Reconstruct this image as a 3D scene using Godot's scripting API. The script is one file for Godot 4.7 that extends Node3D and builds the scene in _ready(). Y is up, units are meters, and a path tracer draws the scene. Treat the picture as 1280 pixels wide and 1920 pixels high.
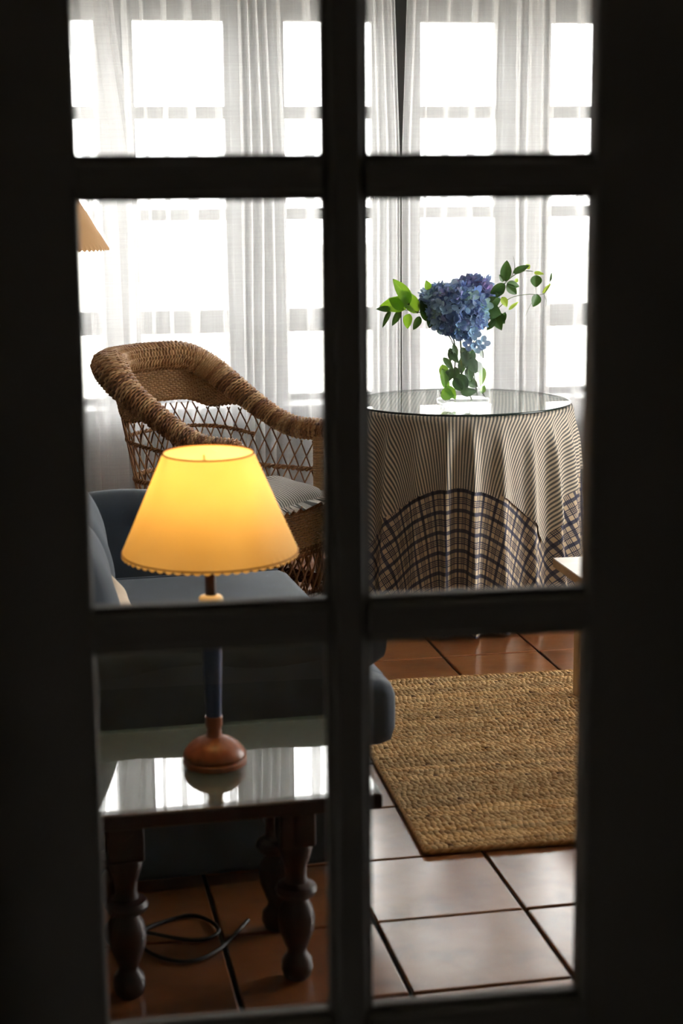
extends Node3D
# A sitting room seen through a dark glazed door: wicker armchair, sofa, lamp, round table with flowers.

class Geo:
	var v := PackedVector3Array()
	var n := PackedVector3Array()
	var uv := PackedVector2Array()
	var ix := PackedInt32Array()
	func p(a: Vector3, b: Vector3, c := Vector2.ZERO) -> int:
		v.append(a); n.append(b); uv.append(c)
		return v.size() - 1
	func t(a: int, b: int, c: int) -> void:
		var g := (v[b] - v[a]).cross(v[c] - v[a])
		if g.dot(n[a] + n[b] + n[c]) > 0.0:
			ix.append(a); ix.append(c); ix.append(b)
		else:
			ix.append(a); ix.append(b); ix.append(c)
	func quad(a: int, b: int, c: int, d: int) -> void:
		t(a, b, c); t(a, c, d)
	func mesh() -> ArrayMesh:
		var arr := []
		arr.resize(Mesh.ARRAY_MAX)
		arr[Mesh.ARRAY_VERTEX] = v; arr[Mesh.ARRAY_NORMAL] = n; arr[Mesh.ARRAY_TEX_UV] = uv; arr[Mesh.ARRAY_INDEX] = ix
		var m := ArrayMesh.new()
		m.add_surface_from_arrays(Mesh.PRIMITIVE_TRIANGLES, arr)
		return m
	# rounded box: c centre, s size, r edge radius
	func box(c: Vector3, s: Vector3, r := 0.004, b := Basis()) -> void:
		var h := s * 0.5
		r = minf(r, minf(h.x, minf(h.y, h.z)))
		var q := h - Vector3(r, r, r)
		for ax in 3:
			var a1 := (ax + 1) % 3
			var a2 := (ax + 2) % 3
			for sg in [-1.0, 1.0]:
				var id := []
				for i in 4:
					for j in 4:
						var x := Vector3()
						x[ax] = sg * h[ax]
						x[a1] = [-h[a1], -q[a1], q[a1], h[a1]][i]
						x[a2] = [-h[a2], -q[a2], q[a2], h[a2]][j]
						var k := x.clamp(-q, q)
						var no := (x - k).normalized()
						id.append(p(c + b * (k + no * r), b * no, Vector2(x[a1], x[a2])))
				for i in 3:
					for j in 3:
						quad(id[i * 4 + j], id[i * 4 + j + 1], id[i * 4 + j + 5], id[i * 4 + j + 4])
	# swept tube; rad is a number or an array of numbers
	func tube(pts: PackedVector3Array, rad, sides := 6, closed := false) -> void:
		var m := pts.size()
		if m < 2: return
		var up := Vector3.UP
		var d0 := (pts[1] - pts[0]).normalized()
		if absf(d0.y) > 0.9: up = Vector3.RIGHT
		var base := v.size()
		var side := d0.cross(up).normalized()
		for i in m:
			var d: Vector3
			if closed: d = pts[(i + 1) % m] - pts[(i + m - 1) % m]
			else: d = pts[mini(i + 1, m - 1)] - pts[maxi(i - 1, 0)]
			d = d.normalized()
			side = (side - d * side.dot(d)).normalized()
			var o := d.cross(side)
			var r: float = rad if rad is float else rad[i]
			for k in sides:
				var an := TAU * k / sides
				var no := side * cos(an) + o * sin(an)
				p(pts[i] + no * r, no, Vector2(float(k) / sides, float(i)))
		for i in (m if closed else m - 1):
			for k in sides:
				var a := base + i * sides + k
				var b := base + i * sides + (k + 1) % sides
				var c := base + ((i + 1) % m) * sides + (k + 1) % sides
				var e := base + ((i + 1) % m) * sides + k
				quad(a, b, c, e)
		if not closed:
			for en in 2:
				var i: int = 0 if en == 0 else m - 1
				var nn := (pts[0] - pts[1]).normalized() if en == 0 else (pts[m - 1] - pts[m - 2]).normalized()
				var cc := p(pts[i], nn)
				var f := v.size()
				for k in sides: p(v[base + i * sides + k], nn)
				for k in sides: t(cc, f + k, f + (k + 1) % sides)
	# lathe round the y axis; prof holds (radius, height)
	func lathe(prof: Array, segs := 32, c := Vector3.ZERO) -> void:
		var m := prof.size()
		var nn := []
		for i in m - 1:
			var d: Vector2 = prof[i + 1] - prof[i]
			nn.append(Vector2(d.y, -d.x).normalized())
		for i in m - 1:
			var na: Vector2 = nn[i]
			var nb: Vector2 = nn[i]
			if i > 0 and nn[i - 1].dot(nn[i]) > 0.75: na = (nn[i - 1] + nn[i]).normalized()
			if i < m - 2 and nn[i + 1].dot(nn[i]) > 0.75: nb = (nn[i + 1] + nn[i]).normalized()
			var base := v.size()
			for k in segs + 1:
				var an := TAU * k / segs
				var q := Vector3(cos(an), 0, sin(an))
				p(c + q * prof[i].x + Vector3(0, prof[i].y, 0), q * na.x + Vector3(0, na.y, 0), Vector2(float(k) / segs, prof[i].y))
				p(c + q * prof[i + 1].x + Vector3(0, prof[i + 1].y, 0), q * nb.x + Vector3(0, nb.y, 0), Vector2(float(k) / segs, prof[i + 1].y))
			for k in segs:
				quad(base + k * 2, base + k * 2 + 1, base + k * 2 + 3, base + k * 2 + 2)
	# grid of nu x nv points; f(i, j) gives the point, g(i, j) its texture place
	func grid(nu: int, nv: int, f: Callable, g: Callable, wrap := false) -> void:
		var base := v.size()
		var q := PackedVector3Array()
		for j in nv:
			for i in nu:
				q.append(f.call(i, j))
		for j in nv:
			for i in nu:
				var il := (i + nu - 1) % nu if wrap else maxi(i - 1, 0)
				var ir := (i + 1) % nu if wrap else mini(i + 1, nu - 1)
				var no := (q[j * nu + ir] - q[j * nu + il]).cross(q[mini(j + 1, nv - 1) * nu + i] - q[maxi(j - 1, 0) * nu + i])
				no = no.normalized() if no.length_squared() > 1e-18 else Vector3.UP
				p(q[j * nu + i], no, g.call(i, j))
		for j in nv - 1:
			for i in (nu if wrap else nu - 1):
				var i2 := (i + 1) % nu
				quad(base + j * nu + i, base + j * nu + i2, base + (j + 1) * nu + i2, base + (j + 1) * nu + i)

var used := {}
var rng := RandomNumberGenerator.new()
var M := {}

func numbered(s: String) -> String:
	if not used.has(s):
		used[s] = 0
		return s
	used[s] += 1
	return "%s_%03d" % [s, used[s]]

func thing(called: String, label: String, category: String, at := Vector3.ZERO, turn := 0.0, group := "") -> Node3D:
	var o := Node3D.new()
	o.name = numbered(called)
	add_child(o)
	o.position = at
	o.rotation.y = turn
	return tag(o, label, category, group)

func tag(o: Node3D, label: String, category: String, group := "") -> Node3D:
	o.set_meta("label", label)
	o.set_meta("category", category)
	if group: o.set_meta("group", group)
	return o

func part(called: String, g, m: Material, parent: Node3D, kind := "") -> MeshInstance3D:
	var o := MeshInstance3D.new()
	o.name = called if parent != self else numbered(called)
	o.mesh = g.mesh() if g is Geo else g
	o.material_override = m
	parent.add_child(o, true)
	if kind: o.set_meta("kind", kind)
	return o

func struct(called: String, g, m: Material, label: String, category: String) -> MeshInstance3D:
	var o := part(called, g, m, self, "structure")
	tag(o, label, category)
	return o

func boxg(c: Vector3, s: Vector3, r := 0.004) -> Geo:
	var g := Geo.new()
	g.box(c, s, r)
	return g

func span(g: Geo, a: Vector3, b: Vector3, r := 0.003) -> void:
	g.box((a + b) * 0.5, (b - a).abs(), r)

func noise_tex(freq: float, lo: Color, hi: Color, mid = null, size := 256, seed_ := 1, bump := false) -> NoiseTexture2D:
	var f := FastNoiseLite.new()
	f.seed = seed_
	f.frequency = freq
	f.fractal_octaves = 4
	var t := NoiseTexture2D.new()
	t.width = size; t.height = size; t.seamless = true
	t.noise = f
	var r := Gradient.new()
	r.set_color(0, lo); r.set_color(1, hi)
	if mid != null: r.add_point(0.5, mid)
	t.color_ramp = r
	return t

func mat(c: Color, rough := 0.7, tex: Texture2D = null, scale := Vector3.ONE, world := false) -> StandardMaterial3D:
	var m := StandardMaterial3D.new()
	m.albedo_color = c
	m.roughness = rough
	if tex:
		m.albedo_texture = tex
		m.uv1_triplanar = true
		m.uv1_world_triplanar = world
		m.uv1_scale = scale
	return m

func glass(a := 0.04, tint := Color(0.9, 1, 0.97)) -> StandardMaterial3D:
	var m := StandardMaterial3D.new()
	m.albedo_color = Color(tint.r, tint.g, tint.b, a)
	m.transparency = BaseMaterial3D.TRANSPARENCY_ALPHA
	m.roughness = 0.0
	return m

func _ready() -> void:
	rng.seed = 7
	camera_and_light()
	materials()
	room()
	windows()
	curtains()
	glazed_door()
	floor_tiles()
	rug()
	sofa()
	round_table()
	armchair()
	side_table()
	coffee_table()
	floor_lamp()
	table_lamp()
	flowers()
	cables()

func camera_and_light() -> void:
	var cam := Camera3D.new()
	cam.name = "camera"
	add_child(cam)
	cam.transform = Transform3D(Basis(Vector3(0.98864, -0.00843, 0.15004), Vector3(0.03618, 0.98241, -0.18319), Vector3(-0.14586, 0.18654, 0.97156)).orthonormalized(), Vector3(0, 1.521, 0))
	var at := CameraAttributesPhysical.new()
	at.frustum_focal_length = 39.13
	at.frustum_focus_distance = 6.0
	at.exposure_aperture = 3.6
	at.frustum_near = 0.05
	at.frustum_far = 200.0
	cam.attributes = at
	cam.current = true
	var we := WorldEnvironment.new()
	we.name = "environment"
	var e := Environment.new()
	e.background_mode = Environment.BG_COLOR
	e.background_color = Color(1.0, 1.0, 0.985)
	e.background_energy_multiplier = 17.0
	e.tonemap_mode = Environment.TONE_MAPPER_LINEAR
	e.tonemap_exposure = 1.0
	e.sdfgi_enabled = true
	e.ssao_enabled = true
	e.ssil_enabled = true
	we.environment = e
	add_child(we)

func stripes_tex() -> ImageTexture:
	var im := Image.create(128, 16, false, Image.FORMAT_RGB8)
	var a := Color8(206, 193, 172)
	var b := Color8(84, 84, 84)
	for x in 128:
		var k := clampf((absf(x - 64.0) - 32.0) / 5.0 + 0.5, 0, 1)
		for y in 16: im.set_pixel(x, y, a.lerp(b, k))
	return ImageTexture.create_from_image(im)

func ticking_tex() -> ImageTexture:
	var im := Image.create(64, 8, false, Image.FORMAT_RGB8)
	for x in 64:
		var k := clampf((absf(x - 32.0) - 20.0) / 4.0 + 0.5, 0, 1)
		for y in 8: im.set_pixel(x, y, Color8(224, 222, 218).lerp(Color8(88, 90, 92), k))
	return ImageTexture.create_from_image(im)

func plaid_line(x: int) -> float:
	# darkness across one repeat of 128: broad band, plain, fine stripes, plain
	if x < 24: return 0.84
	if x < 54 or x >= 98: return 0.0
	for q in [[54, 62], [68, 73], [79, 84], [90, 98]]:
		if x >= q[0] and x < q[1]: return 0.8
	return 0.0

func plaid_tex() -> ImageTexture:
	var im := Image.create(128, 128, false, Image.FORMAT_RGB8)
	var a := Color8(200, 180, 150)
	var b := Color8(24, 30, 60)
	for x in 128:
		for y in 128:
			var u := plaid_line(x)
			var w := plaid_line(y)
			var k := 0.98 if u > 0.0 and w > 0.0 else maxf(u, w) * (0.92 if (x + y) % 4 < 2 else 0.8)
			im.set_pixel(x, y, a.lerp(b, minf(k, 1.0)))
	im.generate_mipmaps()
	return ImageTexture.create_from_image(im)

func linen_tex() -> ImageTexture:
	var im := Image.create(512, 512, false, Image.FORMAT_RGBA8)
	var row := []
	var col := []
	for i in 512:
		row.append(rng.randf_range(-1, 1)); col.append(rng.randf_range(-1, 1))
	for y in 512:
		for x in 512:
			var k: float = row[y] * (0.5 + 0.5 * sin(x * 0.02 + y)) + col[x] * (0.5 + 0.5 * sin(y * 0.017 + x))
			var g := 0.94 + 0.015 * k
			im.set_pixel(x, y, Color(g, g, g, clampf(0.42 + 0.03 * k, 0.2, 0.8)))
	return ImageTexture.create_from_image(im)

func materials() -> void:
	M.plaster = mat(Color8(232, 226, 216), 0.9, noise_tex(0.02, Color(0.94, 0.94, 0.94), Color(1, 1, 1)), Vector3.ONE * 0.7, true)
	M.timber = mat(Color8(26, 24, 23), 0.6, noise_tex(0.03, Color(0.6, 0.6, 0.6), Color(1, 1, 1)), Vector3(6, 0.6, 6), true)
	M.frame = mat(Color8(58, 52, 46), 0.55, M.timber.albedo_texture, Vector3(5, 0.6, 5), true)
	M.door = mat(Color8(98, 95, 90), 0.55)
	M.hall = mat(Color8(220, 212, 198), 0.9, M.plaster.albedo_texture, Vector3.ONE, true)
	M.grout = mat(Color8(46, 50, 48), 0.9, noise_tex(0.06, Color(0.7, 0.7, 0.7), Color(1, 1, 1)), Vector3.ONE * 2, true)
	M.pane = glass(0.03)
	M.curtain = mat(Color(1, 1, 1), 0.95)
	M.curtain.albedo_texture = linen_tex()
	M.curtain.uv1_scale = Vector3(2.2, 2.2, 1)
	M.curtain.transparency = BaseMaterial3D.TRANSPARENCY_ALPHA
	M.curtain.cull_mode = BaseMaterial3D.CULL_DISABLED
	M.curtain.backlight_enabled = true
	M.curtain.backlight = Color(1, 1, 1)
	var tt := noise_tex(0.008, Color(0.72, 0.7, 0.68), Color(1, 1, 1), Color(0.92, 0.9, 0.88), 512, 4)
	var rip := noise_tex(0.02, Color(0, 0, 0), Color(1, 1, 1), null, 256, 9)
	M.tile = []
	for c in [Color8(148, 94, 54), Color8(141, 89, 50), Color8(154, 101, 61), Color8(136, 83, 46)]:
		var m := mat(c, 0.28, tt, Vector3.ONE * 1.3, true)
		m.heightmap_enabled = true
		m.heightmap_texture = rip
		m.heightmap_scale = 0.12
		m.clearcoat_enabled = true
		m.clearcoat = 0.75
		m.clearcoat_roughness = 0.16
		M.tile.append(m)
	M.velvet = mat(Color8(44, 59, 76), 0.75, noise_tex(0.012, Color(0.6, 0.64, 0.68), Color(1, 1, 1), null, 256, 12), Vector3.ONE * 2.0)
	M.velvet.rim_enabled = true
	M.velvet.rim = 1.0
	M.velvet.rim_tint = 0.35
	M.beige = mat(Color8(205, 186, 165), 0.9)
	M.wood_dark = mat(Color8(56, 28, 20), 0.4, noise_tex(0.03, Color(0.65, 0.62, 0.6), Color(1, 1, 1), null, 256, 3), Vector3(2, 10, 10))
	M.wood_lamp = mat(Color8(168, 96, 56), 0.35, M.wood_dark.albedo_texture, Vector3(8, 2, 8))
	M.wood_pale = mat(Color8(196, 160, 112), 0.5, noise_tex(0.02, Color(0.82, 0.78, 0.74), Color(1, 1, 1), null, 256, 5), Vector3(12, 2, 2))
	M.sheen_white = mat(Color8(226, 220, 208), 0.35, noise_tex(0.02, Color(0.94, 0.93, 0.9), Color(1, 1, 1), null, 256, 5), Vector3(2, 2, 9))  # whitish colour stands in for daylight reflected off the tabletop
	M.blue_paint = mat(Color8(38, 56, 92), 0.35)
	M.cream = mat(Color8(226, 212, 178), 0.4)
	M.brass = mat(Color8(190, 160, 100), 0.3)
	M.brass.metallic = 1.0
	M.black = mat(Color8(20, 20, 20), 0.5)
	M.cane = []
	var cn := noise_tex(0.05, Color(0.66, 0.6, 0.54), Color(1, 1, 1), Color(0.9, 0.87, 0.82), 256, 21)
	for c in [Color8(206, 168, 122), Color8(172, 124, 76), Color8(140, 92, 52)]:
		M.cane.append(mat(c, 0.5, cn, Vector3.ONE * 9))
	M.stripe = mat(Color(1, 1, 1), 0.9)
	M.stripe.albedo_texture = stripes_tex()
	M.stripe.uv1_scale = Vector3(1.0 / 0.0126, 1, 1)
	M.plaid = mat(Color(1, 1, 1), 0.9)
	M.plaid.albedo_texture = plaid_tex()
	M.plaid.uv1_scale = Vector3(1.0 / 0.0715, 1.0 / 0.0715, 1)
	M.ticking = mat(Color(1, 1, 1), 0.9)
	M.ticking.albedo_texture = ticking_tex()
	M.ticking.uv1_scale = Vector3(1.0 / 0.0145, 1, 1)
	M.shade = mat(Color8(250, 226, 172), 0.8, noise_tex(0.006, Color(0.86, 0.82, 0.74), Color(1, 1, 1), null, 256, 31), Vector3.ONE * 2)
	M.shade.cull_mode = BaseMaterial3D.CULL_DISABLED
	M.shade.backlight_enabled = true
	M.shade.backlight = Color(1.0, 0.93, 0.78)
	M.shade_peach = mat(Color8(236, 196, 150), 0.85, M.shade.albedo_texture, Vector3.ONE * 2)
	M.shade_peach.cull_mode = BaseMaterial3D.CULL_DISABLED
	M.shade_peach.backlight_enabled = true
	M.shade_peach.backlight = Color(0.7, 0.55, 0.4)
	M.trim = mat(Color8(150, 100, 50), 0.8)
	M.leaf = []
	for c in [[Color8(44, 82, 34), Color(0.2, 0.3, 0.08)], [Color8(70, 118, 34), Color(0.62, 0.8, 0.2)], [Color8(150, 176, 60), Color(0.7, 0.8, 0.3)]]:
		var m := mat(c[0], 0.45)
		m.cull_mode = BaseMaterial3D.CULL_DISABLED
		m.backlight_enabled = true
		m.backlight = c[1]
		M.leaf.append(m)
	M.stem = mat(Color8(70, 92, 44), 0.6)
	M.core = mat(Color8(52, 70, 112), 0.9)
	M.petal = []
	for c in [Color8(112, 150, 206), Color8(96, 132, 196), Color8(146, 184, 212), Color8(142, 142, 200), Color8(158, 198, 186), Color8(82, 114, 184), Color8(184, 146, 208)]:
		var m := mat(c, 0.75)
		m.cull_mode = BaseMaterial3D.CULL_DISABLED
		m.backlight_enabled = true
		m.backlight = Color(0.6, 0.64, 0.72)
		M.petal.append(m)

const BACK := -7.6
const OPEN := [[-0.33, 0.09], [0.215, 0.659], [0.884, 1.325], [1.505, 1.902], [2.113, 2.54], [2.75, 3.17]]

func room() -> void:
	var p: Material = M.plaster
	M.plaster_dim = mat(Color8(100, 92, 80), 0.9, M.plaster.albedo_texture, Vector3.ONE * 0.7, true)  # darker plaster for walls out of view, chosen to bounce less light
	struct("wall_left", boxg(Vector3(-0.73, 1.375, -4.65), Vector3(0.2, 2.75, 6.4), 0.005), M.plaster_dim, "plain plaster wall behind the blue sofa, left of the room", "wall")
	var r := Geo.new()
	span(r, Vector3(3.5, 0, -7.85), Vector3(3.7, 0.06, -1.45))
	span(r, Vector3(3.5, 2.05, -7.85), Vector3(3.7, 2.75, -1.45))
	span(r, Vector3(3.5, 0.05, -7.85), Vector3(3.7, 2.06, -5.35))
	span(r, Vector3(3.5, 0.05, -3.95), Vector3(3.7, 2.06, -1.45))  # gap left in the wall for the added window
	struct("wall_right", r, p, "plain plaster wall closing the right of the room", "wall")
	struct("ceiling", boxg(Vector3(1.435, 2.82, -3.0), Vector3(4.53, 0.14, 9.8), 0.005), p, "plain plastered ceiling above the room and the hall", "ceiling")
	# the front wall with its doorway
	var g := Geo.new()
	span(g, Vector3(-0.83, 0, -1.72), Vector3(-0.17, 2.75, -1.58), 0.005)
	span(g, Vector3(0.67, 0, -1.72), Vector3(3.7, 2.75, -1.58), 0.005)
	span(g, Vector3(-0.18, 2.12, -1.72), Vector3(0.68, 2.75, -1.58), 0.005)
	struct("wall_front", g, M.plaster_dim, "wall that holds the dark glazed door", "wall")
	# dark hall round the camera, out of view, closing off sky light from behind
	struct("wall_hall_left", boxg(Vector3(-0.93, 1.375, 0.1), Vector3(0.2, 2.75, 3.5), 0.005), M.hall, "dim hall wall left of the glazed door, out of view, shutting out sky light", "wall")
	struct("wall_hall_right", boxg(Vector3(1.3, 1.375, 0.1), Vector3(0.2, 2.75, 3.5), 0.005), M.hall, "dim hall wall right of the glazed door, out of view, shutting out sky light", "wall")
	struct("wall_hall_back", boxg(Vector3(0.2, 1.375, 1.9), Vector3(2.5, 2.75, 0.2), 0.005), M.hall, "dim hall wall facing the glazed door, out of view, shutting out sky light", "wall")
	# window wall: one timber front with openings, built as a frame of touching members
	var w := Geo.new()
	span(w, Vector3(-0.83, 0, BACK - 0.16), Vector3(3.7, 0.593, BACK), 0.004)
	span(w, Vector3(-0.83, 2.307, BACK - 0.16), Vector3(3.7, 2.75, BACK), 0.004)
	var x0 := -0.83
	for o in OPEN:
		span(w, Vector3(x0, 0.585, BACK - 0.16), Vector3(o[0], 2.315, BACK), 0.004)
		x0 = o[1]
	span(w, Vector3(x0, 0.585, BACK - 0.16), Vector3(3.7, 2.315, BACK), 0.004)
	struct("wall_back", w, M.timber, "dark timber wall with a row of windows behind the sheer curtains", "wall")
	struct("trim_2", boxg(Vector3(1.435, 0.575, -7.505), Vector3(4.53, 0.035, 0.21), 0.006), M.timber, "deep dark timber sill under the row of windows behind the curtains, placed to darken them lower down", "sill")  # sill made deep to shade the curtains below it
	struct("ground", boxg(Vector3(1.4, -0.25, -32), Vector3(90, 0.3, 48), 0.01), mat(Color8(214, 212, 204), 0.95, M.grout.albedo_texture, Vector3.ONE * 0.4, true), "pale paved ground outside beyond the windows", "ground")

func windows() -> void:
	for k in OPEN.size():
		var a: float = OPEN[k][0]
		var b: float = OPEN[k][1]
		var o := Node3D.new()
		o.name = "window_%d" % (k + 1)
		o.set_meta("kind", "structure")
		o.set_meta("label", ["narrow barred window at the far left behind the leaning curtain edge", "barred window straight behind the wicker chair back", "barred window left of the dark gap between the curtains", "barred window behind the hydrangeas, right of the curtain gap", "barred window at the right behind the last sheer curtain", "barred window beyond the right edge of the door pane"][k])
		o.set_meta("category", "window")
		add_child(o)
		o.position = Vector3((a + b) * 0.5, 0, BACK - 0.08)
		var hw := (b - a) * 0.5
		var g := Geo.new()
		span(g, Vector3(-hw, 0.593, -0.03), Vector3(-hw + 0.022, 2.307, 0.03))
		span(g, Vector3(hw - 0.022, 0.593, -0.03), Vector3(hw, 2.307, 0.03))
		span(g, Vector3(-hw + 0.02, 0.593, -0.03), Vector3(hw - 0.02, 0.618, 0.03))
		span(g, Vector3(-hw + 0.02, 2.285, -0.03), Vector3(hw - 0.02, 2.307, 0.03))
		part("window_frame", g, M.frame, o)
		var ys := [0.618, 0.905, 1.01, 1.414, 1.464, 1.861, 1.914, 2.285]
		for j in 4:
			var pg := Geo.new()
			var c := [Vector3(-hw + 0.02, ys[j * 2], 0), Vector3(hw - 0.02, ys[j * 2], 0), Vector3(hw - 0.02, ys[j * 2 + 1], 0), Vector3(-hw + 0.02, ys[j * 2 + 1], 0)]
			for q in c: pg.p(q, Vector3.BACK)
			pg.quad(0, 1, 2, 3)
			part("pane", pg, M.pane, o)
			if j < 3:
				var bg := Geo.new()
				span(bg, Vector3(-hw + 0.015, ys[j * 2 + 1], -0.025), Vector3(hw - 0.015, ys[j * 2 + 2], 0.025), 0.008)
				part("glazing_bar", bg, M.frame, o)
	# added window, out of the frame, placed to light the table front and rug
	var o := Node3D.new()
	o.name = "window_7"
	tag(o, "tall side window down to the floor, added in the right wall outside the view to light the table and rug", "window")
	o.set_meta("kind", "structure")
	add_child(o)
	o.position = Vector3(3.6, 1.055, -4.65)
	var g := Geo.new()
	for z in [-0.675, -0.225, 0.225, 0.675]: span(g, Vector3(-0.03, -0.97, z - 0.025), Vector3(0.03, 0.97, z + 0.025))
	for y in [-0.97, 0.97]: span(g, Vector3(-0.03, y - 0.025, -0.675), Vector3(0.03, y + 0.025, 0.675))
	part("window_frame", g, M.frame, o)
	for k in 3:
		var pg := Geo.new()
		for q in [Vector3(0, -0.97, -0.675), Vector3(0, -0.97, -0.225), Vector3(0, 0.97, -0.225), Vector3(0, 0.97, -0.675)]: pg.p(q + Vector3(0, 0, k * 0.45), Vector3.LEFT)
		pg.quad(0, 1, 2, 3)
		part("pane", pg, M.pane, o)

# A sheet hung in pleats. xl and xr give the edges at a height; gathers are [from, to] stretches of tight pleats (share of the width).
func sheer(called: String, label: String, w: float, xl: Callable, xr: Callable, gathers: Array, z0: float) -> void:
	var path := PackedVector2Array()   # share of the width, depth
	var x := 0.0
	while x < 1.0:
		var tight := false
		for q in gathers:
			if x * w >= q[0] and x * w < q[1]: tight = true
		var fw := rng.randf_range(0.034, 0.062) if tight else rng.randf_range(0.075, 0.135)
		fw = minf(fw, maxf((1.0 - x) * w, 0.01))
		var am := rng.randf_range(0.02, 0.034) if tight else rng.randf_range(0.016, 0.03)
		var lap := fw / TAU * (rng.randf_range(1.9, 3.0) if tight else rng.randf_range(1.6, 3.6))
		var ns := 10 if tight else 16
		for i in ns:
			var th := TAU * i / ns
			path.append(Vector2(x + (fw * i / ns - lap * sin(th) * 0.5 - lap * 0.25 * sin(th * 2.0)) / w, am * (1.0 - cos(th)) * 0.5 + 0.006 * sin(x * 40.0)))
		x += fw / w
	path.append(Vector2(1, 0))
	var hs := []
	for j in 27: hs.append(0.02 + 2.62 * j / 26.0)
	var len_ := [0.0]
	for i in range(1, path.size()):
		len_.append(len_[-1] + Vector2((path[i].x - path[i - 1].x) * w, path[i].y - path[i - 1].y).length())
	var g := Geo.new()
	g.grid(path.size(), hs.size(), func(i: int, j: int):
		var h: float = hs[j]
		var a: float = xl.call(h)
		var b: float = xr.call(h)
		var soft := 0.85 + 0.15 * sin(h * 1.7 + path[i].x * 9.0)
		return Vector3(lerpf(a, b, path[i].x) + 0.006 * sin(h * 2.3 + path[i].x * 30.0) * minf(1.0, path[i].x * 8.0) * minf(1.0, (1.0 - path[i].x) * 8.0), h, z0 + path[i].y * soft),
		func(i: int, j: int): return Vector2(len_[i], hs[j]))
	tag(part(called, g, M.curtain, self), label, "curtain", "")

func curtains() -> void:
	sheer("sheer_curtain", "white sheer curtain at the far left whose pleated edge leans inward", 0.62, func(_h: float): return -0.45,
		func(h: float): return 0.238 - 0.10 * smoothstep(1.35, 2.5, h), [[0.50, 0.62]], -7.26)
	sheer("sheer_curtain", "wide white sheer curtain hanging behind the wicker armchair", 1.4, func(_h: float): return 0.02,
		func(h: float): return 1.366 - 0.022 * clampf((h - 1.65) / 0.7, 0, 1.6), [[0.0, 0.05], [0.66, 0.86], [1.30, 1.36]], -7.31)
	sheer("sheer_curtain", "white sheer curtain behind the blue hydrangeas, right of the dark gap", 0.62, func(h: float): return 1.376 + 0.024 * clampf((h - 1.65) / 0.7, 0, 1.6),
		func(_h: float): return 1.995, [[0.0, 0.05], [0.46, 0.62]], -7.30)
	sheer("sheer_curtain", "rightmost white sheer curtain, half hidden by the door stile", 1.5, func(_h: float): return 1.93,
		func(_h: float): return 3.43, [[0.0, 0.07], [0.95, 1.1]], -7.27)
	var g := Geo.new()
	g.tube(PackedVector3Array([Vector3(-0.6, 2.66, -7.28), Vector3(3.48, 2.66, -7.28)]), 0.014, 10)
	var t := thing("curtain_rail", "dark curtain rail carrying the four sheer curtains", "curtain rail")
	part("rail", g, M.black, t)
	for x in [-0.4, 0.6, 1.7, 3.2]:
		part("bracket", boxg(Vector3(x, 2.66, -7.43), Vector3(0.02, 0.03, 0.34), 0.003), M.black, t)

func bar(g: Geo, a: Vector3, b: Vector3, along: int) -> void:
	# a door member with a sloping moulding: thick in the middle of its depth, bevelled towards both faces
	var c := (a + b) * 0.5
	var s := (b - a).abs()
	var cut := 0.008
	var s2 := s
	s2[1 - along] -= cut * 2.0
	s2.z = s.z
	var s1 := s
	s1.z = s.z * 0.45
	g.box(c, s1, 0.003)
	g.box(c, s2, 0.005)

func glazed_door() -> void:
	var t := Node3D.new()
	t.name = "door_1"
	t.set_meta("kind", "structure")
	t.set_meta("label", "dark wooden glazed door in front of the room, its panes framing the view")
	t.set_meta("category", "door")
	add_child(t)
	t.position = Vector3(0, 0, -1.65)
	var xs := [-0.005, 0.2295, 0.2765, 0.5035]
	var ys := [0.215, 0.615, 0.664, 1.068, 1.117, 1.516, 1.561, 1.962]
	var z := 0.019
	for q in [[-0.135, -0.005], [0.5035, 0.635]]:
		var g := Geo.new()
		span(g, Vector3(q[0], 0.012, -z), Vector3(q[1], 2.085, z), 0.006)
		part("stile", g, M.door, t)
	for q in [[0.012, 0.215], [1.962, 2.085]]:
		var g := Geo.new()
		span(g, Vector3(-0.006, q[0], -z), Vector3(0.5045, q[1], z), 0.005)
		part("rail", g, M.door, t)
	var g := Geo.new()
	bar(g, Vector3(xs[1], 0.21, -z), Vector3(xs[2], 1.967, z), 1)
	part("mullion", g, M.door, t)
	for k in 3:
		for c in 2:
			var b := Geo.new()
			bar(b, Vector3(xs[c * 2] - 0.004, ys[k * 2 + 1], -z), Vector3(xs[c * 2 + 1] + 0.004, ys[k * 2 + 2], z), 0)
			part("glazing_bar", b, M.door, t)
	for k in 4:
		for c in 2:
			var b := Geo.new()
			var a := Vector2(xs[c * 2] - 0.004, ys[k * 2] - 0.004)
			var e := Vector2(xs[c * 2 + 1] + 0.004, ys[k * 2 + 1] + 0.004)
			for q in [Vector3(a.x, a.y, 0), Vector3(e.x, a.y, 0), Vector3(e.x, e.y, 0), Vector3(a.x, e.y, 0)]: b.p(q, Vector3.BACK)
			b.quad(0, 1, 2, 3)
			part("pane", b, M.pane, t)
	var j := Geo.new()
	span(j, Vector3(-0.19, 0, -0.09), Vector3(-0.138, 2.14, 0.09), 0.006)
	span(j, Vector3(0.638, 0, -0.09), Vector3(0.69, 2.14, 0.09), 0.006)
	span(j, Vector3(-0.19, 2.09, -0.09), Vector3(0.69, 2.14, 0.09), 0.006)
	var jb := struct("trim_1", j, M.door, "dark wooden frame round the glazed door", "door frame")
	jb.position = Vector3(0, 0, -1.65)

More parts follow.
